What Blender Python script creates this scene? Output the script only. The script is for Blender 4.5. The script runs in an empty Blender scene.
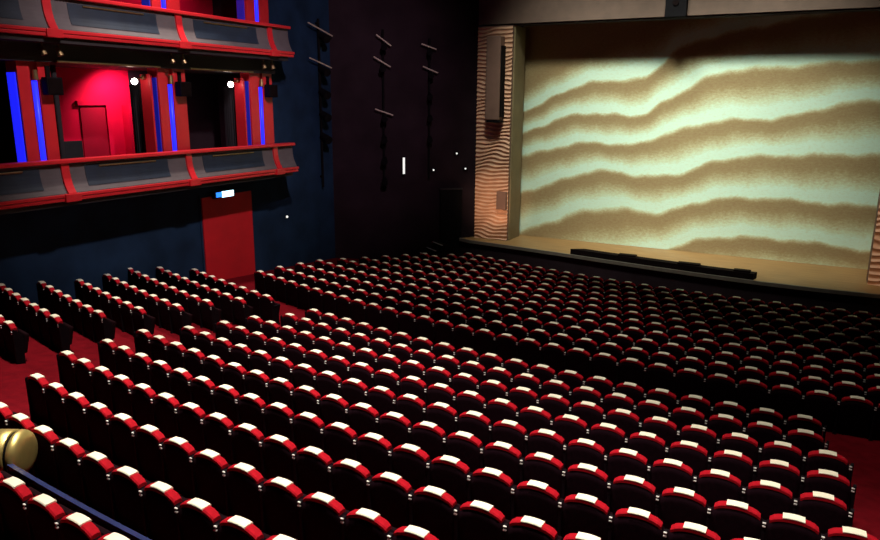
import bpy, bmesh, math, random
from mathutils import Vector, Matrix
random.seed(4)
C = bpy.context.scene.collection
PI = math.pi

# ------------------------------------------------------------------ helpers
def obj(name, bm, m, parent=None, smooth=False):
    me = bpy.data.meshes.new(name)
    bmesh.ops.recalc_face_normals(bm, faces=bm.faces)
    bm.to_mesh(me); bm.free()
    me.materials.append(m)
    if smooth:
        for p in me.polygons: p.use_smooth = True
    o = bpy.data.objects.new(name, me); C.objects.link(o)
    if parent: o.parent = parent
    return o

def thing(name, label, cat, loc=(0, 0, 0), rotz=0, group=None):
    o = bpy.data.objects.new(name, None); C.objects.link(o)
    o.empty_display_size = .2
    o.location = loc; o.rotation_euler = (0, 0, rotz)
    o['label'] = label; o['category'] = cat
    if group: o['group'] = group
    return o

def tag(o, label, cat, group=None):
    o['label'] = label; o['category'] = cat
    if group: o['group'] = group
    return o

def struct(name, bm, m):
    o = obj(name, bm, m); o['kind'] = 'structure'; return o

def box(bm, x0, x1, y0, y1, z0, z1, bev=0.0, M=None):
    r = bmesh.ops.create_cube(bm, size=1)
    vs = r['verts']
    for v in vs:
        v.co = Vector(((x0+x1)/2 + v.co.x*(x1-x0), (y0+y1)/2 + v.co.y*(y1-y0), (z0+z1)/2 + v.co.z*(z1-z0)))
        if M: v.co = M @ v.co
    if bev > 0:
        es = list({e for v in vs for e in v.link_edges})
        bmesh.ops.bevel(bm, geom=es, offset=bev, segments=2, affect='EDGES', profile=.6)
    return bm

def B(x0, x1, y0, y1, z0, z1, bev=0.0, M=None):
    return box(bmesh.new(), x0, x1, y0, y1, z0, z1, bev, M)

def tube(bm, p, q, r, n=10, r2=None):
    p, q = Vector(p), Vector(q); d = q-p
    rot = Vector((0, 0, 1)).rotation_difference(d.normalized()).to_matrix().to_4x4()
    M = Matrix.Translation((p+q)/2) @ rot
    bmesh.ops.create_cone(bm, cap_ends=True, segments=n, radius1=r, radius2=r if r2 is None else r2, depth=d.length, matrix=M)
    return bm

def extrude_profile(bm, prof, y0, y1):
    """closed profile of (x,z) swept along y"""
    a = [bm.verts.new((x, y0, z)) for x, z in prof]
    b = [bm.verts.new((x, y1, z)) for x, z in prof]
    n = len(prof)
    for i in range(n):
        bm.faces.new((a[i], a[(i+1) % n], b[(i+1) % n], b[i]))
    bm.faces.new(a); bm.faces.new(b[::-1])
    return bm

def prism(bm, pts, z0, z1):
    a = [bm.verts.new((x, y, z0)) for x, y in pts]
    b = [bm.verts.new((x, y, z1)) for x, y in pts]
    n = len(pts)
    for i in range(n):
        bm.faces.new((a[i], a[(i+1) % n], b[(i+1) % n], b[i]))
    bm.faces.new(a[::-1]); bm.faces.new(b)
    return bm

# ------------------------------------------------------------------ materials
def mat(name, col, rough=.6, var=.15, scale=8.0, metal=0.0, bump=0.0, bscale=60.0, emit=None, estr=0.0, spec=.5, sheen=0.0):
    m = bpy.data.materials.new(name); m.use_nodes = True
    nt = m.node_tree; bs = nt.nodes['Principled BSDF']
    bs.inputs['Roughness'].default_value = rough
    bs.inputs['Metallic'].default_value = metal
    bs.inputs['Specular IOR Level'].default_value = spec
    if sheen: bs.inputs['Sheen Weight'].default_value = sheen
    tc = nt.nodes.new('ShaderNodeTexCoord')
    nz = nt.nodes.new('ShaderNodeTexNoise'); nz.inputs['Scale'].default_value = scale; nz.inputs['Detail'].default_value = 4
    nt.links.new(tc.outputs['Object'], nz.inputs['Vector'])
    rp = nt.nodes.new('ShaderNodeValToRGB')
    rp.color_ramp.elements[0].position = .3; rp.color_ramp.elements[1].position = .7
    rp.color_ramp.elements[0].color = tuple(c*(1-var) for c in col)+(1,)
    rp.color_ramp.elements[1].color = tuple(min(1, c*(1+var)) for c in col)+(1,)
    nt.links.new(nz.outputs['Fac'], rp.inputs['Fac']); nt.links.new(rp.outputs['Color'], bs.inputs['Base Color'])
    if bump > 0:
        n2 = nt.nodes.new('ShaderNodeTexNoise'); n2.inputs['Scale'].default_value = bscale
        nt.links.new(tc.outputs['Object'], n2.inputs['Vector'])
        bp = nt.nodes.new('ShaderNodeBump'); bp.inputs['Strength'].default_value = bump; bp.inputs['Distance'].default_value = .02
        nt.links.new(n2.outputs['Fac'], bp.inputs['Height']); nt.links.new(bp.outputs['Normal'], bs.inputs['Normal'])
    if emit:
        bs.inputs['Emission Color'].default_value = emit+(1,); bs.inputs['Emission Strength'].default_value = estr
    return m

M = {}
M['back'] = mat('seat_black_maroon', (.0085, .0018, .0050), .85, .3, 14, spec=.06)
M['red'] = mat('seat_red_plush', (.39, .004, .014), .85, .15, 20, bump=.1, bscale=160, spec=.12)
M['maroon'] = mat('seat_dark_maroon', (.010, .0018, .004), .9, .2, 12, spec=.08)
M['cream'] = mat('cream_cover', (.93, .87, .72), .6, .04, 12)
M['frame'] = mat('seat_frame_black', (.006, .003, .006), .7, .2, 10, spec=.1)
M['silver'] = mat('bracket_metal', (.85, .84, .86), .4, .05, 10, metal=.2)
M['carpet'] = mat('red_carpet', (.165, .004, .010), .95, .2, 5, bump=.25, bscale=120, spec=.05)
M['blue'] = mat('navy_wall', (.0095, .026, .063), .8, .3, 1.2, bump=.05, bscale=30, spec=.15)
M['black'] = mat('black_wall', (.022, .012, .017), .85, .25, 1.0, spec=.1)
M['blackpaint'] = mat('black_paint', (.005, .004, .0055), .7, .2, 6, spec=.08)
M['redpaint'] = mat('red_paint', (.62, .018, .028), .35, .08, 3, spec=.5)
M['redwall'] = mat('red_wall', (.55, .002, .035), .8, .08, 2, spec=.1)
M['reddoor'] = mat('red_door', (.62, .005, .016), .7, .1, 1.5)
M['grey'] = mat('grey_plaster', (.10, .08, .09), .7, .12, 3, bump=.05)
M['bluepanel'] = mat('dark_blue_panel', (.010, .018, .038), .6, .2, 3, bump=.1, bscale=40)
M['soffit'] = mat('dark_soffit', (.016, .009, .013), .7, .3, 2)
M['brass'] = mat('brass', (.70, .54, .20), .42, .08, 8, metal=.75)
M['brownmetal'] = mat('bronze_fitting', (.35, .24, .12), .4, .15, 8, metal=.9)
M['neon'] = mat('blue_neon', (.02, .03, .6), .4, .02, 3, emit=(.015, .02, 1.0), estr=1.5)
M['lamp'] = mat('warm_lamp', (.9, .9, .85), .4, .02, 3, emit=(1, .92, .85), estr=14)
M['sign'] = mat('exit_sign_face', (.8, .9, .95), .4, .02, 3, emit=(.45, .8, 1.0), estr=4)
M['signblue'] = mat('exit_sign_blue', (.05, .3, .8), .4, .02, 3, emit=(.02, .18, .8), estr=2)
M['dimlamp'] = mat('dim_white_lamp', (.8, .8, .8), .4, .02, 3, emit=(1, 1, .95), estr=.9)
M['darkcloth'] = mat('black_drape', (.012, .009, .014), .9, .2, 5)
M['plainbrown'] = mat('pinkish_brown_panel', (.20, .105, .08), .7, .1, 3)
M['grooveless'] = mat('reveal_tan', (.22, .16, .085), .7, .12, 2)
M['steel'] = mat('dull_steel', (.6, .5, .4), .5, .1, 6)
M['grill'] = mat('black_trough', (.007, .0035, .004), .8, .3, 5, spec=.05)
M['edge'] = mat('grey_stage_edge', (.16, .13, .11), .5, .15, 5)
M['indigo'] = mat('indigo_rail', (.025, .035, .12), .25, .15, 6)

# wood of the stage floor: boards along x
def wood():
    m = mat('stage_boards', (.46, .29, .115), .5, .18, 2.0)
    nt = m.node_tree; bs = nt.nodes['Principled BSDF']
    tc = nt.nodes.new('ShaderNodeTexCoord'); mp = nt.nodes.new('ShaderNodeMapping'); mp.inputs['Scale'].default_value = (.35, 5, 1)
    nz = nt.nodes.new('ShaderNodeTexNoise'); nz.inputs['Scale'].default_value = 3; nz.inputs['Detail'].default_value = 5
    rp = nt.nodes.new('ShaderNodeValToRGB')
    rp.color_ramp.elements[0].position = .3; rp.color_ramp.elements[1].position = .75
    rp.color_ramp.elements[0].color = (.25, .13, .05, 1); rp.color_ramp.elements[1].color = (.40, .225, .09, 1)
    nt.links.new(tc.outputs['Object'], mp.inputs['Vector']); nt.links.new(mp.outputs['Vector'], nz.inputs['Vector'])
    nt.links.new(nz.outputs['Fac'], rp.inputs['Fac']); nt.links.new(rp.outputs['Color'], bs.inputs['Base Color'])
    return m
M['wood'] = wood()
M['carved'] = mat('carved_wood', (.64, .35, .23), .55, .12, 3, bump=.05)

def ripple_mat():
    m = bpy.data.materials.new('sand_ripple_cloth'); m.use_nodes = True
    nt = m.node_tree; bs = nt.nodes['Principled BSDF']; bs.inputs['Roughness'].default_value = .85
    bs.inputs['Specular IOR Level'].default_value = .1
    at = nt.nodes.new('ShaderNodeAttribute'); at.attribute_name = 'ripple'
    tc = nt.nodes.new('ShaderNodeTexCoord')
    mp = nt.nodes.new('ShaderNodeMapping'); mp.inputs['Scale'].default_value = (3.0, 1, 6.0)
    nz = nt.nodes.new('ShaderNodeTexNoise'); nz.inputs['Scale'].default_value = 2.6; nz.inputs['Detail'].default_value = 6; nz.inputs['Roughness'].default_value = .7
    nt.links.new(tc.outputs['Object'], mp.inputs['Vector']); nt.links.new(mp.outputs['Vector'], nz.inputs['Vector'])
    ma = nt.nodes.new('ShaderNodeMath'); ma.operation = 'MULTIPLY_ADD'
    ma.inputs[1].default_value = .8; ma.inputs[2].default_value = -.4
    nt.links.new(nz.outputs['Fac'], ma.inputs[0])
    ad = nt.nodes.new('ShaderNodeMath'); ad.operation = 'ADD'
    nt.links.new(at.outputs['Fac'], ad.inputs[0]); nt.links.new(ma.outputs[0], ad.inputs[1])
    rp = nt.nodes.new('ShaderNodeValToRGB'); cr = rp.color_ramp
    cr.elements[0].position = 0; cr.elements[0].color = (.345, .23, .12, 1)
    cr.elements[1].position = 1; cr.elements[1].color = (.72, .90, .76, 1)
    e = cr.elements.new(.25); e.color = (.41, .30, .16, 1)
    e = cr.elements.new(.5); e.color = (.54, .47, .28, 1)
    e = cr.elements.new(.75); e.color = (.66, .72, .50, 1)
    nt.links.new(ad.outputs[0], rp.inputs['Fac']); nt.links.new(rp.outputs['Color'], bs.inputs['Base Color'])
    n2 = nt.nodes.new('ShaderNodeTexNoise'); n2.inputs['Scale'].default_value = 9; n2.inputs['Detail'].default_value = 4
    nt.links.new(mp.outputs['Vector'], n2.inputs['Vector'])
    bp = nt.nodes.new('ShaderNodeBump'); bp.inputs['Strength'].default_value = .8; bp.inputs['Distance'].default_value = .06
    nt.links.new(n2.outputs['Fac'], bp.inputs['Height']); nt.links.new(bp.outputs['Normal'], bs.inputs['Normal'])
    return m
M['ripple'] = ripple_mat()

# ------------------------------------------------------------------ camera (eye at 6.41 m, on the first balcony)
FPX, PITCH, ROLL, HEAD, EYE = 710.49, .2345, -.0077, math.radians(27.8), 6.41
cam = bpy.data.cameras.new('camera'); co = bpy.data.objects.new('camera', cam); C.objects.link(co)
cam.sensor_width = 36; cam.lens = FPX*36/880; cam.clip_end = 200
co.matrix_world = Matrix.Translation((0, 0, EYE)) @ Matrix.Rotation(HEAD, 4, 'Z') @ Matrix.Rotation(PI/2-PITCH, 4, 'X') @ Matrix.Rotation(-ROLL, 4, 'Z')
bpy.context.scene.camera = co
CAMI = co.matrix_world.inverted()
def proj(p):
    q = CAMI @ Vector(p)
    if q.z > -.1: return None
    return 440 + FPX*q.x/-q.z, 270 - FPX*q.y/-q.z

# ------------------------------------------------------------------ seating geometry: rows are arcs round (AX, AY)
AX_, AY_ = -1.12, 54.82
T0 = .4852
def rowR(k): return 51.5523-.8627*k, -3.5761-.124*k+EYE            # radius, height of the seat top
def rowA(k): return 41.4223-.8953*k, -4.9134-.0725*k-.0003*k*k+EYE
SEAT_H = .74
def floor_z(r):
    pts = [(28, 0.0), (rowA(10)[0]-.3, rowA(10)[1]-SEAT_H)]
    for k in range(10, -1, -1): pts.append((rowA(k)[0], rowA(k)[1]-SEAT_H))
    for k in range(10, -1, -1): pts.append((rowR(k)[0], rowR(k)[1]-SEAT_H))
    pts.append((62, rowR(0)[1]-SEAT_H+1.5))
    for (a, za), (b, zb) in zip(pts, pts[1:]):
        if r <= b: return za+(zb-za)*(r-a)/(b-a) if r > a else za
    return pts[-1][1]
def pol(r, th): return AX_+r*math.sin(th), AY_-r*math.cos(th)

# ------------------------------------------------------------------ the shell
bm = bmesh.new()
xs = [-19+.5*i for i in range(58)]; ys = [.3+.35*i for i in range(75)]
g = [[bm.verts.new((x, y, floor_z(math.hypot(x-AX_, y-AY_)))) for y in ys] for x in xs]
for i in range(len(xs)-1):
    for j in range(len(ys)-1): bm.faces.new((g[i][j], g[i+1][j], g[i+1][j+1], g[i][j+1]))
struct('floor', bm, M['carpet'])

WX = -16.5
bm = bmesh.new()
box(bm, WX-.3, WX, 0, 22.4, -.5, 3.93)
box(bm, WX-.3, WX, 18.6, 22.4, 3.93, 4.4)                # below the first tier
box(bm, WX-.3, WX, 0, 18.6, 7.3, 7.59)                # between tiers
box(bm, WX-.3, WX, 18.6, 22.4, 4.4, 16)              # blank part beside the balconies
box(bm, WX-.3, WX, 0, 18.6, 11.2, 16)
struct('wall_left', bm, M['blue'])
# black splayed wall to the proscenium
d = Vector((4.33, 3.5, 0)).normalized(); n = Vector((.629, -.778, 0))
bm = bmesh.new()
p0 = Vector((-16.5, 22.4, 0)); p1 = Vector((-12.1, 25.96, 0))
prism(bm, [(p0.x, p0.y), (p1.x, p1.y), (p1.x-n.x*.4, p1.y-n.y*.4), (p0.x-.3, p0.y+.3)], -.3, 16)
struct('wall_left_front', bm, M['black'])
struct('ceiling', B(-20, 9, 0, 33, 16, 16.3), M['black'])

# door in the side wall
dr = obj('door_1', B(WX, WX+.06, 15.62, 17.78, .55, 3.46, .01), M['reddoor']); dr['kind'] = 'structure'
bm = bmesh.new(); box(bm, WX, WX+.03, 15.54, 15.61, .55, 3.54); box(bm, WX, WX+.03, 17.79, 17.86, .55, 3.54); box(bm, WX, WX+.03, 15.61, 17.79, 3.47, 3.54)
t = obj('trim_1', bm, M['blue']); t['kind'] = 'structure'

# ------------------------------------------------------------------ balconies
PIERS = [(6.55, 7.35, 6.9), (10.15, 10.95, 10.54), (14.05, 15.0, 14.45), (17.62, 18.64, 18.1)]
RIBS = [7.0, 10.62, 14.35, 17.95]
YEND = 18.86
def balcony(b, which):
    t = thing('balcony', which[0], 'balcony', (-15.5, 14.4, b), 0, None)
    T = Matrix.Translation((15.5, -14.4, -b))
    def add(name, bm, m, smooth=False, par=None):
        bmesh.ops.transform(bm, matrix=T, verts=bm.verts); return obj(name, bm, m, par or t, smooth)
    y0 = 4.0
    # slab with soffit
    add('slab', B(-18.6, -15.42, y0, 18.7, b-.12, b+.12), M['soffit'])
    # concave fascia
    prof = [(-15.6, b+.86), (-15.52, b+.86)]
    for i in range(9):
        a = i/8; prof.append((-15.52+.02*a+.15*a**3, b+.85-.67*a))
    prof += [(-15.36, b+.05), (-15.6, b+.05)]
    f = add('fascia', extrude_profile(bmesh.new(), prof, y0, YEND-.02), M['grey'])
    add('top_rail', B(-15.66, -15.40, y0, YEND, b+.86, b+.95, .02), M['redpaint'])
    bm = bmesh.new()
    box(bm, -15.6, -15.31, y0, YEND+.04, b+.085, b+.165, .018); box(bm, -15.6, -15.325, y0, YEND+.02, b-.0, b+.075, .018)
    add('moulding', bm, M['redpaint'])
    # return end of the parapet
    add('end_return', B(-16.5, -15.6, 18.7, YEND-.03, b, b+.8), M['grey'])
    for y in RIBS:
        rp = [(-15.58, b+.86), (-15.47, b+.86)]
        for i in range(9):
            a = i/8; rp.append((-15.475+.02*a+.16*a**3, b+.85-.67*a))
        rp += [(-15.30, b+.16), (-15.58, b+.16)]
        add('rib', extrude_profile(bmesh.new(), rp, y-.1, y+.1), M['redpaint'])
        add('rib_block', B(-15.6, -15.27, y-.2, y+.2, b-.02, b+.17, .02), M['redpaint'])
    for y in RIBS[:-1]:
        bm = bmesh.new()
        ya, yb = y+.52, y+3.0
        prof2 = []
        for i in range(7):
            a = .1+.72*i/6; prof2.append((-15.505+.02*a+.15*a**3, b+.85-.67*a))
        prof2 += [(x-.05, z) for x, z in prof2[::-1]]
        add('inset_panel', extrude_profile(bm, prof2, ya, yb), M['bluepanel'])
        bm = bmesh.new(); tube(bm, (-15.49, y+.9, b+.74), (-15.49, y+2.6, b+.74), .022)
        add('hand_bar', bm, M['brownmetal'])
    return t
balcony(4.06, ['lower tier balcony with grey front and red mouldings above red door'])
balcony(7.72, ['upper tier balcony with grey front, red ribs, at top left corner'])

# box back walls, partitions, lintels
bm = bmesh.new(); box(bm, -18.7, -18.5, 8.5, 15.05, 4.2, 7.3); box(bm, -18.7, -18.5, 13.6, 18.7, 7.9, 11.3); struct('wall_boxes', bm, M['redwall'])
bm = bmesh.new(); box(bm, -18.7, -18.5, 15.05, 20, 4.2, 7.3); box(bm, -18.7, -18.5, 0, 8.5, 4.2, 7.3); box(bm, -18.7, -18.5, 0, 13.6, 7.9, 11.3)
box(bm, -18.7, -16.5, 18.65, 18.75, 4.2, 7.3); box(bm, -18.7, -16.5, 18.65, 18.75, 7.9, 11.3)
box(bm, -18.7, -16.5, 10.85, 10.95, 4.3, 7.3)
struct('wall_boxes_dark', bm, M['black'])
struct('trim_2', B(-18.5, -15.95, 4, 18.66, 7.2, 7.71), M['soffit'])
struct('trim_3', B(-18.5, -15.95, 4, 18.66, 11.0, 11.3), M['soffit'])
# door and frame on the red back wall of the lower box
dd = obj('door_2', B(-18.5, -18.46, 13.32, 14.12, 4.3, 6.28), mat('inner_door_red', (.26, .003, .018), .8, .1, 1.5, spec=.1)); dd['kind'] = 'structure'
bm = bmesh.new(); box(bm, -18.5, -18.40, 13.22, 14.25, 6.20, 6.32); box(bm, -18.5, -18.40, 14.12, 14.25, 4.3, 6.2)
dt = obj('trim_4', bm, M['redwall']); dt['kind'] = 'structure'
bm = bmesh.new(); box(bm, -18.5, -18.2, 14.72, 15.04, 4.3, 6.2); dt = obj('trim_5', bm, M['redwall']); dt['kind'] = 'structure'

ORD = ['leftmost', 'second', 'third', 'fourth']
def pier(ya, yb, yn, z0, z1, tier, i, full=True):
    names = ['far left edge', 'left', 'middle', 'right']
    t = thing('pier', 'red pier with blue neon, %s of the %s balcony boxes' % (names[i]+' one', tier), 'pier', (-16.3, (ya+yb)/2, z0))
    T = Matrix.Translation((16.3, -(ya+yb)/2, -z0))
    def add(name, bm, m, smooth=False):
        bmesh.ops.transform(bm, matrix=T, verts=bm.verts); return obj(name, bm, m, t, smooth)
    bm = bmesh.new()                                     # shaft with a channel for the tube
    prism(bm, [(-16.49, ya), (-16.1, ya), (-16.1, yn-.1), (-16.16, yn-.1), (-16.16, yn+.1), (-16.1, yn+.1), (-16.1, yb), (-16.49, yb)], z0, z1)
    add('shaft', bm, M['redpaint'])
    bm = bmesh.new(); tube(bm, (-16.115, yn, z0+.12), (-16.115, yn, z1-.42), .06, 12); add('neon_tube', bm, M['neon'], True)
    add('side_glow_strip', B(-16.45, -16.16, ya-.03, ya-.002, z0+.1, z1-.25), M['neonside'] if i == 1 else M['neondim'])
    bm = bmesh.new(); tube(bm, (-16.06, yn, z1-.40), (-16.06, yn, z1-.18), .07, 10, .05); add('neon_holder', bm, M['brownmetal'])
    return t
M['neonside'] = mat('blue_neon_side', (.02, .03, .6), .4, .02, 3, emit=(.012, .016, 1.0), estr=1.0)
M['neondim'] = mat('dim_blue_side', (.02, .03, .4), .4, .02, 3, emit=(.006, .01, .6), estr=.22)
for i, (ya, yb, yn) in enumerate(PIERS):
    pier(ya, yb, yn, 4.19, 7.2, 'lower', i)
for i, (ya, yb, yn) in list(enumerate(PIERS))[2:]:
    pier(ya, yb, yn, 7.85, 11.0, 'upper', i)
# the loudspeakers beside the neon holders
for i, yn in enumerate((10.54, 14.45, 18.1)):
    t = thing('loudspeaker', 'small black box loudspeaker under lower box lintel, %s' % ['left of the three', 'middle of the three', 'right of the three'][i], 'loudspeaker', (-15.95, yn+.32, 6.46), 0, 'loudspeakers on the piers')
    obj('cabinet', B(-.1, .12, -.2, .19, 0, .40, .02), M['blackpaint'], t)
    obj('grille', B(.12, .132, -.17, .16, .03, .37, .004), M['grill'], t)
    obj('bracket', B(-.15, -.1, -.05, .05, .1, .66), M['blackpaint'], t)
# drapes and lamps in the box openings
def drape(y, x0, x1, z0, z1, label):
    bm = bmesh.new(); nseg = 24
    f = []
    for k in range(nseg+1):
        x = x0+(x1-x0)*k/nseg; yy = y+.05*math.sin(k*1.9)+.015*math.sin(k*4.1)
        f.append((x, yy))
    pts = f+[(x, yy+.03) for x, yy in f[::-1]]
    prism(bm, pts, z0, z1)
    return tag(obj('drape', bm, M['darkcloth']), label, 'curtain')
drape(14.0, -17.2, -16.55, 4.4, 6.78, 'black drape tied at right side of the lit red box')
drape(17.56, -17.2, -16.55, 4.4, 6.78, 'black drape at right side of the dark lower box')
drape(11.1, -16.6, -16.2, 4.4, 7.15, 'narrow black drape at left edge of the lit red box')
for y, w in ((13.86, 'lit red box'), (17.43, 'dark box beside the end pier')):
    t = thing('wall_lamp', 'small bright white wall lamp in the %s' % w, 'lamp', (-16.42, y-.32, 6.84), 0, 'wall lamps in the boxes')
    bm = bmesh.new(); bmesh.ops.create_uvsphere(bm, u_segments=14, v_segments=10, radius=.085); obj('bulb', bm, M['lamp'], t, True)
    bm = bmesh.new(); tube(bm, (0, 0, .04), (0, .30, .12), .02); obj('arm', bm, M['brownmetal'], t)
    bm = bmesh.new(); tube(bm, (0, .26, .12), (0, .34, .12), .07); obj('back_plate', bm, M['brownmetal'], t)
    box_ = obj('jamb', B(-.18, .2, .34, .40, -1.95, .2), M['redpaint'], t)
# curtain rails at the lintels
for ya, yb, w in ((11.0, 14.0, 'left'), (15.05, 17.6, 'right')):
    bm = bmesh.new(); tube(bm, (-15.93, ya, 7.22), (-15.93, yb, 7.22), .03)
    tag(obj('lintel_rail', bm, M['brownmetal']), 'thin bronze rail along lintel of the %s lower box' % w, 'rail')
# little twin spotlights under the upper balcony
for i, y in enumerate((10.74, 14.4, 18.04)):
    for j, dy in enumerate((-.18, .22)):
        t = thing('downlight', 'small bronze spotlight under upper balcony, %s of pair at %s rib' % (['left', 'right'][j], ['left', 'middle', 'right'][i]), 'spotlight', (-15.72, y+dy, 7.6), 0, 'small spotlights under the upper balcony')
        bm = bmesh.new(); tube(bm, (0, 0, -.10), (0, 0, 0), .02); obj('stem', bm, M['brownmetal'], t)
        bm = bmesh.new(); tube(bm, (.03, .02, -.26), (-.02, -.01, -.08), .075, 14, .05); obj('can', bm, M['brownmetal'], t)
# chair in the lit box
t = thing('box_chair', 'dark chair with rounded back behind rail of the lit red box', 'chair', (-17.1, 12.2, 4.18))
bm = B(-.30, -.22, -.27, .27, .5, 1.12, .03); obj('backrest', bm, M['darkcloth'], t)
obj('seat', B(-.28, .2, -.26, .26, .42, .52, .03), M['darkcloth'], t)
for sx in (-.24, .16):
    for sy in (-.22, .22): obj('leg', B(sx-.02, sx+.02, sy-.02, sy+.02, 0, .43), M['blackpaint'], t)

# exit sign and other little lamps
t = thing('exit_sign', 'small glowing white and blue sign box above red door', 'sign', (-16.4, 16.48, 3.40))
obj('housing', B(-.1, .06, -.44, .42, -.01, .21, .01), M['blackpaint'], t)
obj('face', B(.06, .075, -.12, .38, .01, .19), M['sign'], t)
obj('blue_edge', B(.06, .074, -.36, -.12, .03, .18), M['signblue'], t)
t = thing('signal_lamp', 'tiny round white lamp on navy wall right of red door', 'lamp', (-16.5, 19.53, 2.35))
bm = bmesh.new(); tube(bm, (0, 0, 0), (.04, 0, 0), .06, 14); obj('base', bm, M['blackpaint'], t)
bm = bmesh.new(); bmesh.ops.create_uvsphere(bm, u_segments=12, v_segments=8, radius=.045, matrix=Matrix.Translation((.05, 0, 0))); obj('lens', bm, M['dimlamp'], t, True)

# ------------------------------------------------------------------ side lighting brackets on the navy and black walls
NB = Vector((1, 0, 0)); ND = n
BOOMS = [(NB, 'navy wall by its right edge', 3.2, [((-16.5, 20.92, 9.01), (-16.5, 22.3, 8.67)), ((-16.5, 20.94, 7.83), (-16.5, 22.2, 7.54))], 1.0),
         (ND, 'black wall at its middle', 3.0, [((-15.17, 23.47, 8.76), (-14.74, 23.82, 8.37)), ((-15.25, 23.41, 7.97), (-14.76, 23.81, 7.61)), ((-15.23, 23.42, 6.07), (-14.7, 23.86, 5.84))], .8),
         (ND, 'black wall nearest the stage', 3.4, [((-13.85, 24.55, 8.47), (-13.4, 24.9, 8.28)), ((-13.8, 24.58, 7.65), (-13.35, 24.95, 7.42))], .7)]
for nv_, w, zl, arms, sc in BOOMS:
    mid = [(Vector(a)+Vector(b))/2 for a, b in arms]
    base = Vector((sum(m_.x for m_ in mid)/len(mid), sum(m_.y for m_ in mid)/len(mid), zl))+nv_*.12
    t = thing('lighting_boom', 'black vertical boom with slanting spotlight arms on %s' % w, 'lighting rig', base, 0, 'side lighting booms')
    top = arms[0][0][2]-zl+.2
    bm = bmesh.new(); tube(bm, (0, 0, 0), (0, 0, top), .045); obj('pole', bm, M['blackpaint'], t)
    for z in (.4, top-.15):
        bm = bmesh.new(); tube(bm, (0, 0, z), Vector((0, 0, z))-nv_*.11, .04); obj('wall_clamp', bm, M['blackpaint'], t)
    zs = []
    for a, b in arms:
        pa, pb = Vector(a)+nv_*.2-base, Vector(b)+nv_*.2-base
        bm = bmesh.new(); tube(bm, pa, pb, .026); obj('arm', bm, M['steel'], t)
        zs.append((pa+pb)/2)
    lo = min(z.z for z in zs)
    for k in range(3):
        if lo-.8-k*.8 > .3: zs.append(Vector((0, 0, lo-.8-k*.8))+nv_*.05)
    for z in zs:
        c = z+Vector((0, 0, -.26*sc))+nv_*.12; dv = (nv_*.8+Vector((.1, -.3, -.35))).normalized()
        bm = bmesh.new(); tube(bm, c-dv*.2*sc, c+dv*.24*sc, .12*sc, 14, .15*sc); obj('spotlight', bm, M['blackpaint'], t)
        bm = bmesh.new(); tube(bm, Vector((0, 0, z.z)), c, .022); obj('yoke', bm, M['blackpaint'], t)
ang = math.atan2(3.5, 4.33)
t = thing('light_strip', 'narrow upright white light strip on the black wall', 'lamp', (-14.30, 24.02, 3.6), ang)
obj('strip', B(-.04, .04, -.05, -.03, 0, .63), M['dimlamp'], t); obj('backing', B(-.06, .06, -.03, .04, -.04, .67), M['blackpaint'], t)
for (x, y, z, w) in ((-13.42, 24.83, 3.73, 'left of the three by the stage'), (-12.7, 25.42, 4.37, 'highest of the three by the stage'), (-12.42, 25.65, 3.77, 'beside the carved column')):
    t = thing('indicator_lamp', 'tiny dim white lamp on black wall, %s' % w, 'lamp', (x, y, z), ang, 'tiny lamps on the black wall')
    obj('housing', B(-.09, .09, -.02, .06, -.07, .07, .01), M['blackpaint'], t)
    bm = bmesh.new(); bmesh.ops.create_uvsphere(bm, u_segments=10, v_segments=8, radius=.035, matrix=Matrix.Translation((0, -.03, 0))); obj('lens', bm, M['dimlamp'], t, True)
# black cabinet against the wall near the column
t = thing('black_cabinet', 'tall black cabinet against black wall left of carved column', 'cabinet', (-12.78, 25.38, 0), ang)
obj('body', B(-.58, .3, -.2, .0, 0, 2.96, .01), M['blackpaint'], t)
obj('top_board', B(-.6, .32, -.22, .0, 2.96, 3.0), M['soffit'], t)
# steps at the side of the stage
t = thing('side_steps', 'short dark steps with bright nosings left of the stage', 'steps', (-14.2, 24.5, .0), -.616)
for k in range(3):
    obj('tread', B(.75, 1.6, .28*k, .28*k+.28, 0, .5+.2*k), M['blackpaint'], t)
    obj('nosing', B(.76, 1.58, .28*k-.02, .28*k+.03, .5+.2*k, .52+.2*k), M['silver'], t)

# ------------------------------------------------------------------ stage
EDGE = [(-12.45, 25.3), (-11.87, 25.1), (-10, 24.87), (-8, 24.57), (-6.5, 24.3), (-4.98, 24.05), (-3, 23.76), (-1.19, 23.58), (.5, 23.55), (2.2, 23.64), (4.5, 23.9), (8, 24.4)]
st = thing('stage', 'bare wooden stage apron in front of the painted cloth', 'stage', (-4, 24, 0))
T = Matrix.Translation((4, -24, 0))
bm = prism(bmesh.new(), EDGE+[(8, 32), (-11.5, 32), (-11.9, 26.2), (-12.35, 25.5)], .92, 1.0); bmesh.ops.transform(bm, matrix=T, verts=bm.verts); obj('deck', bm, M['wood'], st)
bm = prism(bmesh.new(), [(x, y+.03) for x, y in EDGE]+[(x, y+.15) for x, y in EDGE[::-1]], 0, .92); bmesh.ops.transform(bm, matrix=T, verts=bm.verts); obj('fascia', bm, M['black'], st)
bm = prism(bmesh.new(), [(x, y-.05) for x, y in EDGE]+[(x, y+.03) for x, y in EDGE[::-1]], .90, 1.015); bmesh.ops.transform(bm, matrix=T, verts=bm.verts); obj('edge_strip', bm, M['edge'], st)

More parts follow.
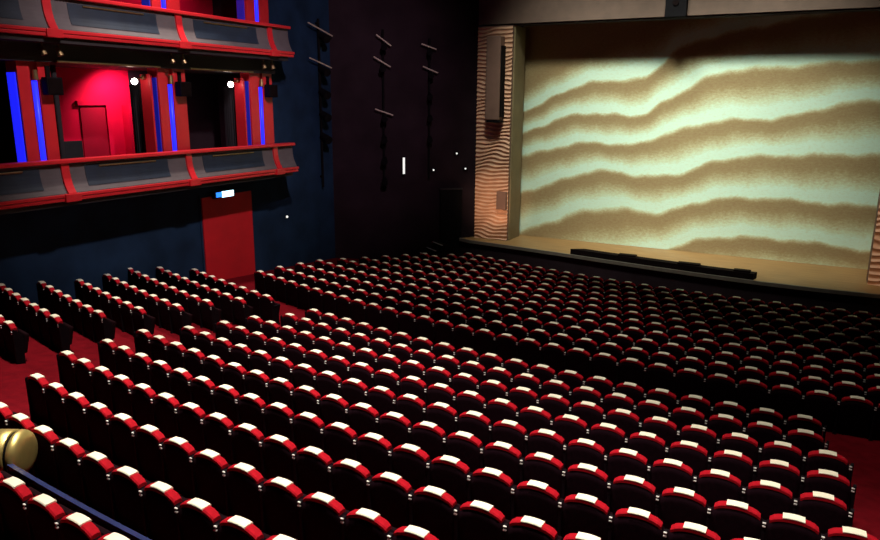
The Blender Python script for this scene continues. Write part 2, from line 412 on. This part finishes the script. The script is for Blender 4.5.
# low black trough along the front of the stage
def edge_y(x):
    for (a, ya), (b, yb) in zip(EDGE, EDGE[1:]):
        if a <= x <= b: return ya+(yb-ya)*(x-a)/(b-a)
t = thing('footlight_trough', 'long low black trough lying along front edge of the stage', 'trough', (-4.4, 24.0, 1.0))
pts = [-7.6+.4*i for i in range(16)]+[-1.4]
bm = prism(bmesh.new(), [(x, edge_y(x)+.06) for x in pts]+[(x, edge_y(x)+.42) for x in ([-1.32]+pts[::-1][1:-1]+[-7.15])], 1.0, 1.2)
bmesh.ops.transform(bm, matrix=Matrix.Translation((4.4, -24.0, -1.0)), verts=bm.verts); obj('body', bm, M['grill'], t)
for x, w in ((-5.5, .3), (-3.4, .35), (-1.75, .25)):
    obj('cover_block', B(x-w+4.4, x+w+4.4, edge_y(x)+.12-24, edge_y(x)+.40-24, .2, .25, .01), M['grill'], t)

# ------------------------------------------------------------------ painted cloth with sand ripples
LINES_PX = [
 [(520, 82), (545, 68), (560, 60), (575, 52), (650, 20), (880, -40)],
 [(520, 112), (532, 107), (561, 92), (587, 82), (622, 78), (647, 75), (663, 62), (671, 52), (700, 38), (880, 0)],
 [(520, 134), (532, 129), (561, 117), (581, 112), (612, 113), (639, 114), (663, 101), (684, 89), (700, 79), (720, 71), (741, 67), (761, 66), (802, 63), (843, 60), (900, 56)],
 [(520, 154), (546, 149), (565, 144), (592, 141), (634.5, 143), (663, 133), (700, 122.5), (731, 118), (772, 117), (792, 114), (823, 106), (853, 100), (880, 97), (910, 94)],
 [(520, 192), (553, 181), (581, 172), (610, 169), (643, 174.5), (684, 171), (712, 160), (745, 155), (806, 153), (880, 152), (910, 152)],
 [(520, 229), (553, 219.5), (581, 209), (622, 206.5), (659, 211), (696, 201), (733, 196), (774, 197), (823, 201), (880, 205), (910, 207)],
 [(520, 270), (600, 262), (660, 250), (684, 242), (704, 237), (737, 235), (786, 238), (827, 243), (872, 250), (910, 256)],
 [(520, 300), (600, 290), (737, 275), (910, 290)]]
CY = 27.2
def ray_y(px, py):
    v = co.matrix_world.to_3x3() @ Vector(((px-440)/FPX, -(py-270)/FPX, -1)); s = CY/v.y
    return v.x*s, EYE+v.z*s
LINES = [sorted(ray_y(*p) for p in L) for L in LINES_PX]     # crests of the printed dunes as (x, z) on the cloth
def interp(L, x):
    if x <= L[0][0]: i = 0
    else:
        i = len(L)-2
        for k in range(len(L)-1):
            if x <= L[k+1][0]: i = k; break
    (x0, z0), (x1, z1) = L[i], L[i+1]
    if x < L[0][0]: return z0+(z1-z0)/(x1-x0)*(x-x0)*.5
    if x > L[-1][0]: return z1
    # smooth (catmull) interpolation
    u = (x-x0)/(x1-x0)
    m0 = ((L[i+1][1]-L[i-1][1])/(L[i+1][0]-L[i-1][0]) if i > 0 else (z1-z0)/(x1-x0))*(x1-x0)
    m1 = ((L[i+2][1]-L[i][1])/(L[i+2][0]-L[i][0]) if i+2 < len(L) else (z1-z0)/(x1-x0))*(x1-x0)
    return (2*u**3-3*u*u+1)*z0+(u**3-2*u*u+u)*m0+(-2*u**3+3*u*u)*z1+(u**3-u*u)*m1
nx, nz = 300, 190
X0, X1, Z0, Z1 = -10.75, 4.5, 1.003, 9.9
verts = []; vals = []
for i in range(nx+1):
    x = X0+(X1-X0)*i/nx
    cz = [interp(L, x) for L in LINES]
    for j in range(nz+1):
        z = Z0+(Z1-Z0)*j/nz
        wob = .035*math.sin(x*3.1+z*2.3)+.02*math.sin(x*7.7+1.3*z)+random.uniform(-.015, .015)
        zz = z+wob
        v = 0.6
        if zz > cz[0]: v = .15
        else:
            for a, b_ in zip(cz, cz[1:]):  # noqa
                if b_ <= zz <= a or (zz < b_ and b_ == cz[-1]):
                    h = max(.2, a-b_); u = min(1, (a-zz)/h)
                    # just under the crest: dark; fading to bright before the next crest
                    v = .1 if u < .27 else .1+.9*min(1, (u-.27)/.53)**1.15
                    if u < .14 and a != cz[0]: v = 1-.9*(u/.14)**.8
                    break
        verts.append((x, 0, z)); vals.append(v)
faces = []
for i in range(nx):
    for j in range(nz):
        a = i*(nz+1)+j; faces.append((a, a+nz+1, a+nz+2, a+1))
me = bpy.data.meshes.new('painted_cloth'); me.from_pydata(verts, [], faces)
at = me.attributes.new('ripple', 'FLOAT', 'POINT'); at.data.foreach_set('value', vals)
me.materials.append(M['ripple'])
cloth = bpy.data.objects.new('painted_cloth', me); C.objects.link(cloth); cloth.location = (0, CY, 0)
md = cloth.modifiers.new('thick', 'SOLIDIFY'); md.thickness = .02
tag(cloth, 'huge stage front cloth printed with pale green and ochre sand dune ripples', 'stage curtain')

# ------------------------------------------------------------------ proscenium: columns of rippled carved wood
def carved(x0, x1, y, z0, z1, pitch=.095, seed=0):
    bm = bmesh.new(); nxx = 16; nzz = int((z1-z0)/.0125)
    rows = []
    for j in range(nzz+1):
        z = z0+(z1-z0)*j/nzz; row = []
        for i in range(nxx+1):
            x = x0+(x1-x0)*i/nxx
            ph = z/pitch*2*PI+1.5*math.sin(x*2.3+z*1.1+seed)+1.3*math.sin(x*4.6-z*2.9+seed*2)+.9*math.sin(x*7-z*5.3)
            d_ = .05*(.35-abs(math.sin(ph/2)))*min(1, pitch/.15)
            row.append(bm.verts.new((x, y-d_-.055, z)))
        rows.append(row)
    for j in range(nzz):
        for i in range(nxx): bm.faces.new((rows[j][i], rows[j][i+1], rows[j+1][i+1], rows[j+1][i]))
    return bm
t = thing('proscenium_column', 'carved ripple wood column at left side of the stage', 'column', (-11.3, 25.75, 1.0), 0, 'proscenium columns')
T = Matrix.Translation((11.3, -25.75, -1.0))
bm = carved(-12.02, -10.6, 25.8, 1.0, 9.1, .15); bmesh.ops.transform(bm, matrix=T, verts=bm.verts); obj('carved_front', bm, M['carved'], t)
bm = B(-12.02, -10.6, 25.78, 26.4, 1.0, 9.14); bmesh.ops.transform(bm, matrix=T, verts=bm.verts); obj('core', bm, M['plainbrown'], t)
bm = B(-10.62, -10.55, 25.9, 26.95, 1.0, 9.14); bmesh.ops.transform(bm, matrix=T, verts=bm.verts); obj('reveal', bm, M['grooveless'], t)
bm = B(-11.03, -10.63, 25.62, 25.76, 2.25, 2.95, .01); bmesh.ops.transform(bm, matrix=T, verts=bm.verts); obj('access_panel', bm, M['plainbrown'], t)
t = thing('proscenium_column', 'carved ripple wood column at right side of the stage', 'column', (2.6, 24.85, 1.0), 0, 'proscenium columns')
T = Matrix.Translation((-2.6, -24.85, -1.0))
bm = carved(1.75, 3.4, 24.9, 1.0, 9.1, .2, 2); bmesh.ops.transform(bm, matrix=T, verts=bm.verts); obj('carved_front', bm, M['carved'], t)
bm = B(1.75, 3.4, 24.88, 25.6, 1.0, 9.14); bmesh.ops.transform(bm, matrix=T, verts=bm.verts); obj('core', bm, M['plainbrown'], t)
# the tall plain loudspeaker column hung on the left carved column
t = thing('column_loudspeaker', 'tall plain brown loudspeaker panel hung on left carved column', 'loudspeaker', (-11.15, 25.4, 5.6))
obj('cabinet', B(-.31, .26, -.1, .33, .1, 3.15, .03), M['plainbrown'], t)
obj('side_slot', B(.255, .30, -.02, .33, .2, 2.8), M['blackpaint'], t)
obj('foot', B(-.25, .28, -.08, .33, 0, .1, .01), M['blackpaint'], t)
# header
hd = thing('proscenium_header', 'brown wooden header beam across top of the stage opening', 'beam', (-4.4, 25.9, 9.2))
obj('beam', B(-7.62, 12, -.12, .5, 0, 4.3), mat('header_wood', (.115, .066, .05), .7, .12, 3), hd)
obj('lower_lip', B(-6.2, 12, -.02, .5, -.05, 0), M['soffit'], hd)
t = thing('projector_housing', 'black box hanging on the header above the painted cloth', 'projector', (-4.75, 25.62, 9.15))
obj('case', B(-.34, .34, -.12, .155, 0, .9, .02), M['blackpaint'], t); obj('lens', tube(bmesh.new(), (0, -.16, .45), (0, -.11, .45), .1, 14), M['grill'], t)

# ------------------------------------------------------------------ theatre seats
def arch(x): return SEAT_H-.012-.054*(abs(x)/.235)**2.4
def loft(sections):
    bm = bmesh.new(); rows = [[bm.verts.new(p) for p in s] for s in sections]
    n_ = len(rows[0])
    for a, b in zip(rows, rows[1:]):
        for i in range(n_): bm.faces.new((a[i], a[(i+1) % n_], b[(i+1) % n_], b[i]))
    bm.faces.new(rows[0][::-1]); bm.faces.new(rows[-1])
    return bm
def shell_bm():
    s = []
    for i in range(9):
        x = -.258+.516*i/8; xx = max(-.235, min(.235, x)); h = arch(xx)-.04-(.03 if abs(x) > .24 else 0)
        s.append([(x, .06, .02), (x, .0, .02), (x, -.03, .2), (x, -.058, h-.1), (x, -.055, h), (x, .03, h), (x, .035, h-.15), (x, .09, .3)])
    return loft(s)
def pad_bm():
    s = []
    for i in range(13):
        x = -.232+.464*i/12; h = arch(x); e = .012 if i in (0, 12) else 0
        h -= e; k = 1-.1*(i in (0, 12))
        s.append([(x, -.05*k, h-.052), (x, -.060*k, h-.044), (x, -.061*k, h-.014), (x, -.046*k, h-.001), (x, -.015, h+.001), (x, .015, h), (x, .036*k, h-.006), (x, .046*k, h-.026), (x, .044*k, h-.075), (x, .0, h-.075)])
    return loft(s)
def cover_bm():
    s = []
    for i in range(5):
        x = -.112+.212*i/4; h = SEAT_H-.002-.010*(abs(x)/.112)**2
        s.append([(x, -.064, h-.010), (x, -.063, h-.004), (x, -.054, h+.003), (x, .036, h+.003), (x, .047, h-.006), (x, .044, h-.02), (x, -.055, h-.02)])
    return loft(s)
def cushion_bm():
    R_ = Matrix.Translation((0, .105, .20)) @ Matrix.Rotation(math.radians(-12), 4, 'X')
    return B(-.235, .235, -.015, .065, -.04, .32, .03, R_)
def frame_bm(x):
    bm = bmesh.new()
    box(bm, x-.018, x+.018, -.058, -.015, 0, SEAT_H-.115, .006)
    box(bm, x-.022, x+.022, -.06, .18, .47, .51, .01)
    box(bm, x-.014, x+.014, -.04, .13, .02, .48)
    box(bm, x-.03, x+.03, -.06, .14, -.03, .03)
    return bm
def bracket_bm(x, z): return B(x-.017, x+.017, -.076, -.056, z-.008, z+.008, .004)
def endpanel_bm(x):
    bm = bmesh.new()
    a = [(-.06, -.03), (-.065, SEAT_H-.10), (-.03, SEAT_H-.085), (.03, .58), (.09, .53), (.10, .44), (.08, -.03)]
    s0 = [(x-.016, y, z) for y, z in a]; s1 = [(x+.016, y, z) for y, z in a]
    return loft([s0, s1])
def mesh_of(name, bm, m, smooth=False):
    bmesh.ops.recalc_face_normals(bm, faces=bm.faces)
    me = bpy.data.meshes.new(name); bm.to_mesh(me); bm.free(); me.materials.append(m)
    if smooth:
        for p in me.polygons: p.use_smooth = True
    return me
MS = [('backrest', mesh_of('backrest', shell_bm(), M['back'], True)),
      ('upholstery', mesh_of('upholstery', pad_bm(), M['red'], False)),
      ('headrest_cover', mesh_of('headrest_cover', cover_bm(), M['cream'])),
      ('seat_cushion', mesh_of('seat_cushion', cushion_bm(), M['maroon']))]
FR = mesh_of('side_frame', frame_bm(.275), M['frame'])
BR = [mesh_of('bracket', bracket_bm(.275, SEAT_H-.128), M['silver']), mesh_of('bracket', bracket_bm(.275, SEAT_H-.165), M['silver'])]
EP = {-1: mesh_of('end_panel', endpanel_bm(-.275), M['frame']), 1: mesh_of('end_panel', endpanel_bm(.292), M['frame'])}

# rows as measured: first seat angle, number of seats (None: until out of view), end panel flags
ORDN = ['first', 'second', 'third', 'fourth', 'fifth', 'sixth', 'seventh', 'eighth', 'ninth', 'tenth', 'eleventh', 'twelfth', 'thirteenth', 'fourteenth', 'fifteenth', 'sixteenth', 'seventeenth', 'eighteenth', 'nineteenth', 'twentieth']
def ordn(n):
    if n <= 20: return ORDN[n-1]
    tens = {2: 'twenty', 3: 'thirty', 4: 'forty'}[n//10]
    return tens+('-'+ORDN[n % 10-1] if n % 10 else '')
def ordn_(n):
    return 'thirtieth' if n == 30 else 'fortieth' if n == 40 else ordn(n)
REND = -.4495
R_START = {0: -.5782-.0107*3, 1: -.6336-.0108, 2: -.6525, 3: -.6725, 4: -.6814, 5: -.6900, 6: -.6877, 7: -.6901, 8: -.6938, 9: -.6916, 10: -.6961}
R_N = {5: 22, 6: 21, 7: 21, 8: 21, 9: 20, 10: 20}
C_START = {4: (-.7963, 7), 5: (-.7999, 7), 6: (-.8028, 7), 7: (-.8170, 8), 8: (-.8365, 9), 9: (-.8386, 9), 10: (-.8305, 8)}
A_START = [-.8043, -.8139, -.8207, -.8271, -.8263, -.8254, -.8252, -.8243, -.8239, -.8084, -.8081]
rows = []      # (block, k, r, z, list of theta, has_left_end, has_right_end)
for k in range(11):
    r, z = rowR(k); st_ = .55/r; th = R_START[k]; L = []
    for i in range(40):
        a = th+i*st_
        if a > REND+.006: break
        if k in R_N and i >= R_N[k]: break
        L.append(a)
    rows.append(('centre', k, r, z, L, k >= 2, True))
for k, (th, n_) in C_START.items():
    r, z = rowR(k); st_ = .5555/r
    L = [th+i*st_ for i in range(n_)]
    if k == 4: L = [th-st_]+L
    rows.append(('side', k, r, z, L, k > 4, True))
r, z = rowR(3); rows.append(('side', 3, r, z, [-.722-.0113*(2-i) for i in range(3)], False, True))
for k in range(11):
    r, z = rowA(k); st_ = .55/r
    rows.append(('front', k, r, z, [A_START[k]+i*st_ for i in range(46)], True, False))

seats = []; extra = []      # extra: seats just beyond the frame
for blk, k, r, z, L, le, rte in rows:
    vis = []
    for i, a in enumerate(L):
        x, y = pol(r, a+T0); p = proj((x, y, z))
        if p is None or p[0] < -160 or p[0] > 1010 or p[1] > 760: continue
        if p[0] < -14 or p[0] > 894 or p[1] > 562:
            extra.append(dict(x=x, y=y, z=z-SEAT_H, rot=a+T0, le=le and i == 0)); continue
        vis.append((i, a, x, y, p))
    nb = sum(1 for q in vis if q[4][0] < 2)
    for j, (i, a, x, y, p) in enumerate(vis):
        seats.append(dict(blk=blk, k=k, i=i, j=j-nb, px=p[0], n=len(L), x=x, y=y, z=z-SEAT_H, rot=a+T0, le=le and i == 0, re=rte and i == len(L)-1, leftvis=le, dist=math.dist((x, y, z), (0, 0, EYE)), nv=len(vis)))
seats.sort(key=lambda s: s['dist'])
near, far = seats[:300], seats[300:]+extra
def seat_label(s):
    k = s['k']
    if s['blk'] == 'centre':
        row = '%s row behind cross aisle' % ordn_(11-k)
        if s['leftvis']: pos = '%s from left aisle' % ordn_(s['i']+1)
        elif s['px'] < 2: pos = 'cut off by left picture edge'
        else: pos = '%s from left picture edge' % ordn_(s['j']+1)
        return 'red seat with cream top, %s, %s' % (pos, row)
    if s['blk'] == 'side':
        return 'red seat with cream top, side block by door, %s from aisle, %s row' % (ordn_(s['n']-s['i']), ordn_(11-k))
    return 'red seat with cream top, front block, %s from left, %s row before aisle' % (ordn_(s['i']+1), ordn_(k+1))
GR = 'rows of red theatre seats with cream covers'
protos = []
for s in near:
    root = bpy.data.objects.new('theatre_seat', None); C.objects.link(root)
    root.empty_display_size = .1
    root.location = (s['x'], s['y'], s['z']); root.rotation_euler = (0, 0, s['rot'])
    root['label'] = seat_label(s); root['category'] = 'seat'; root['group'] = GR
    for nm, me in MS:
        c = bpy.data.objects.new(nm, me); c.parent = root; C.objects.link(c)
    c = bpy.data.objects.new('end_panel' if s['re'] else 'side_frame', EP[1] if s['re'] else FR); c.parent = root; C.objects.link(c)
    for b_ in BR:
        d_ = bpy.data.objects.new('bracket', b_); d_.parent = c; C.objects.link(d_)
    if s['le']:
        c = bpy.data.objects.new('end_panel', EP[-1]); c.parent = root; C.objects.link(c)
# the remaining small, distant seats towards the stage
mats = [M['back'], M['red'], M['cream'], M['frame'], M['silver']]
V, F, MI = [], [], []
def add_mesh(me, Mx, mi):
    o_ = len(V)
    V.extend(tuple(Mx @ v.co) for v in me.vertices)
    for p in me.polygons: F.append(tuple(o_+q for q in p.vertices)); MI.append(mi)
for s in far:
    Mx = Matrix.Translation((s['x'], s['y'], s['z'])) @ Matrix.Rotation(s['rot'], 4, 'Z')
    add_mesh(MS[0][1], Mx, 0); add_mesh(MS[1][1], Mx, 1); add_mesh(MS[2][1], Mx, 2); add_mesh(MS[3][1], Mx, 0); add_mesh(FR, Mx, 3); add_mesh(BR[0], Mx, 4)
    if s['le']: add_mesh(EP[-1], Mx, 3)
me = bpy.data.meshes.new('theatre_seats'); me.from_pydata(V, [], F)
for m in mats: me.materials.append(m)
me.polygons.foreach_set('material_index', MI)
fs = bpy.data.objects.new('theatre_seats', me); C.objects.link(fs)
tag(fs, 'remaining red seats, mostly the small distant front rows reaching to the stage', 'seats', GR); fs['kind'] = 'stuff'

# ------------------------------------------------------------------ low barrier with brass drum behind the last rows, at the bottom left
t = thing('barrier', 'low dark barrier with bluish top rail between the two nearest rows', 'barrier', pol(51.25, -.11)+(floor_z(51.25),))
T = t.location.copy()
def arc_wall(r0, r1, a0, a1, z0, z1):
    n_ = 16
    p = [pol(r0, a0+(a1-a0)*i/n_) for i in range(n_+1)]+[pol(r1, a1-(a1-a0)*i/n_) for i in range(n_+1)]
    bm = prism(bmesh.new(), p, z0, z1); bmesh.ops.transform(bm, matrix=Matrix.Translation(-T), verts=bm.verts); return bm
obj('panel', arc_wall(51.18, 51.21, -.17, -.07, 1.95, 2.50), M['blackpaint'], t)
obj('top_rail', arc_wall(51.17, 51.22, -.17, -.07, 2.50, 2.55), M['indigo'], t)
cx, cy = pol(51.08, -.1265)
t = thing('brass_drum', 'large brass drum with rounded end at bottom left edge', 'brass fitting', (cx-.06, cy, 2.29), HEAD)
def lathe(prof, n_=28):
    bm = bmesh.new(); rings = []
    for x, r_ in prof: rings.append([bm.verts.new((x, r_*math.cos(2*PI*k/n_), .26+r_*math.sin(2*PI*k/n_))) for k in range(n_)])
    for a, b in zip(rings, rings[1:]):
        for k in range(n_): bm.faces.new((a[k], a[(k+1) % n_], b[(k+1) % n_], b[k]))
    bm.faces.new(rings[0][::-1]); bm.faces.new(rings[-1]); return bm
obj('drum', lathe([(-.5, .25), (-.5, .26), (-.13, .26), (-.125, .252)]), M['brass'], t, True)
obj('groove', lathe([(-.125, .24), (-.095, .24)]), M['blackpaint'], t)
obj('drum', lathe([(-.095, .252), (-.09, .26), (.085, .26), (.09, .252)]), M['brass'], t, True)
obj('groove', lathe([(.09, .24), (.125, .24)]), M['blackpaint'], t)
obj('end_cap', lathe([(.125, .252), (.13, .26), (.16, .258), (.195, .245), (.22, .215), (.232, .17), (.238, .1), (.24, .01)]), M['brass'], t, True)
obj('saddle', B(-.2, .1, -.06, .06, -.05, .03), M['blackpaint'], t)

# ------------------------------------------------------------------ lights
def area(name, loc, target, size, power, col, spread=PI):
    l = bpy.data.lights.new(name, 'AREA'); l.size = size; l.energy = power; l.color = col; l.spread = spread
    o = bpy.data.objects.new(name, l); C.objects.link(o); o.location = loc
    o.rotation_euler = (Vector(target)-Vector(loc)).to_track_quat('-Z', 'Y').to_euler(); return o
def spot(name, loc, target, power, col, ang, blend=.5, rad=.15):
    l = bpy.data.lights.new(name, 'SPOT'); l.energy = power; l.color = col; l.spot_size = math.radians(ang); l.spot_blend = blend; l.shadow_soft_size = rad
    o = bpy.data.objects.new(name, l); C.objects.link(o); o.location = loc
    o.rotation_euler = (Vector(target)-Vector(loc)).to_track_quat('-Z', 'Y').to_euler(); return o
WARM = (1, .90, .74)
# house downlights over the stalls
for x, y, e, a in ((-9.8, 8, 6800, 60), (-4.5, 6, 6600, 62), (-.5, 4.5, 4400, 60), (-14.4, 13.6, 4000, 50), (-8, 14.5, 2800, 60), (-1, 11, 1400, 60), (-10.5, 19.5, 900, 44)):
    spot('house_light', (x, y, 14.5), (x, y, 0), e, WARM, a, .8, .3)
# front lighting of the cloth from a bar above the apron
for x in (-8.4, -5.9, -3.3, -.9):
    spot('cloth_light', (x, 19.5, 15.4), (x*.95-.3, 27.2, 3.6), 5300, (.92, 1.0, .83), 46, 1, .8)
# warm lights on the carved columns
spot('column_light', (-10.7, 24.95, 1.25), (-11.35, 25.75, 4.2), 32, (1, .62, .36), 120, 1, .06)
spot('column_light', (-9, 17, 5), (-11.3, 25.8, 2.5), 1500, (1, .66, .42), 19, 1, .2)
spot('column_light', (1, 17, 9), (2.4, 24.9, 2.0), 900, (1, .66, .38), 22, .9, .2)
# added tinted fill, no visible source, lifts the splayed black wall and booms
spot('wall_fill', (-3, 9, 15), (-16.2, 22.5, 6.5), 4600, (1, .74, .88), 34, 1, .3)
# balcony front wash
spot('balcony_wash', (-6, 11, 14.5), (-15.5, 14, 6.3), 4600, (1, .86, .84), 50, .8, .3)
# ceiling lamp inside the lit red boxes
spot('box_lamp', (-17.6, 14.2, 7.1), (-18.5, 14.6, 5.6), 300, (1, .42, .6), 140, .8, .1)
spot('box_lamp', (-17.6, 16.0, 10.9), (-18.5, 15.6, 9.2), 200, (1, .42, .6), 140, .8, .1)

w = bpy.data.worlds.new('dark_house'); w.use_nodes = True; bpy.context.scene.world = w
w.node_tree.nodes['Background'].inputs['Color'].default_value = (.5, .45, .6, 1)
w.node_tree.nodes['Background'].inputs['Strength'].default_value = .004
vs = bpy.context.scene.view_settings
vs.view_transform = 'Standard'; vs.look = 'None'; vs.exposure = 0; vs.gamma = 1; vs.use_curve_mapping = False
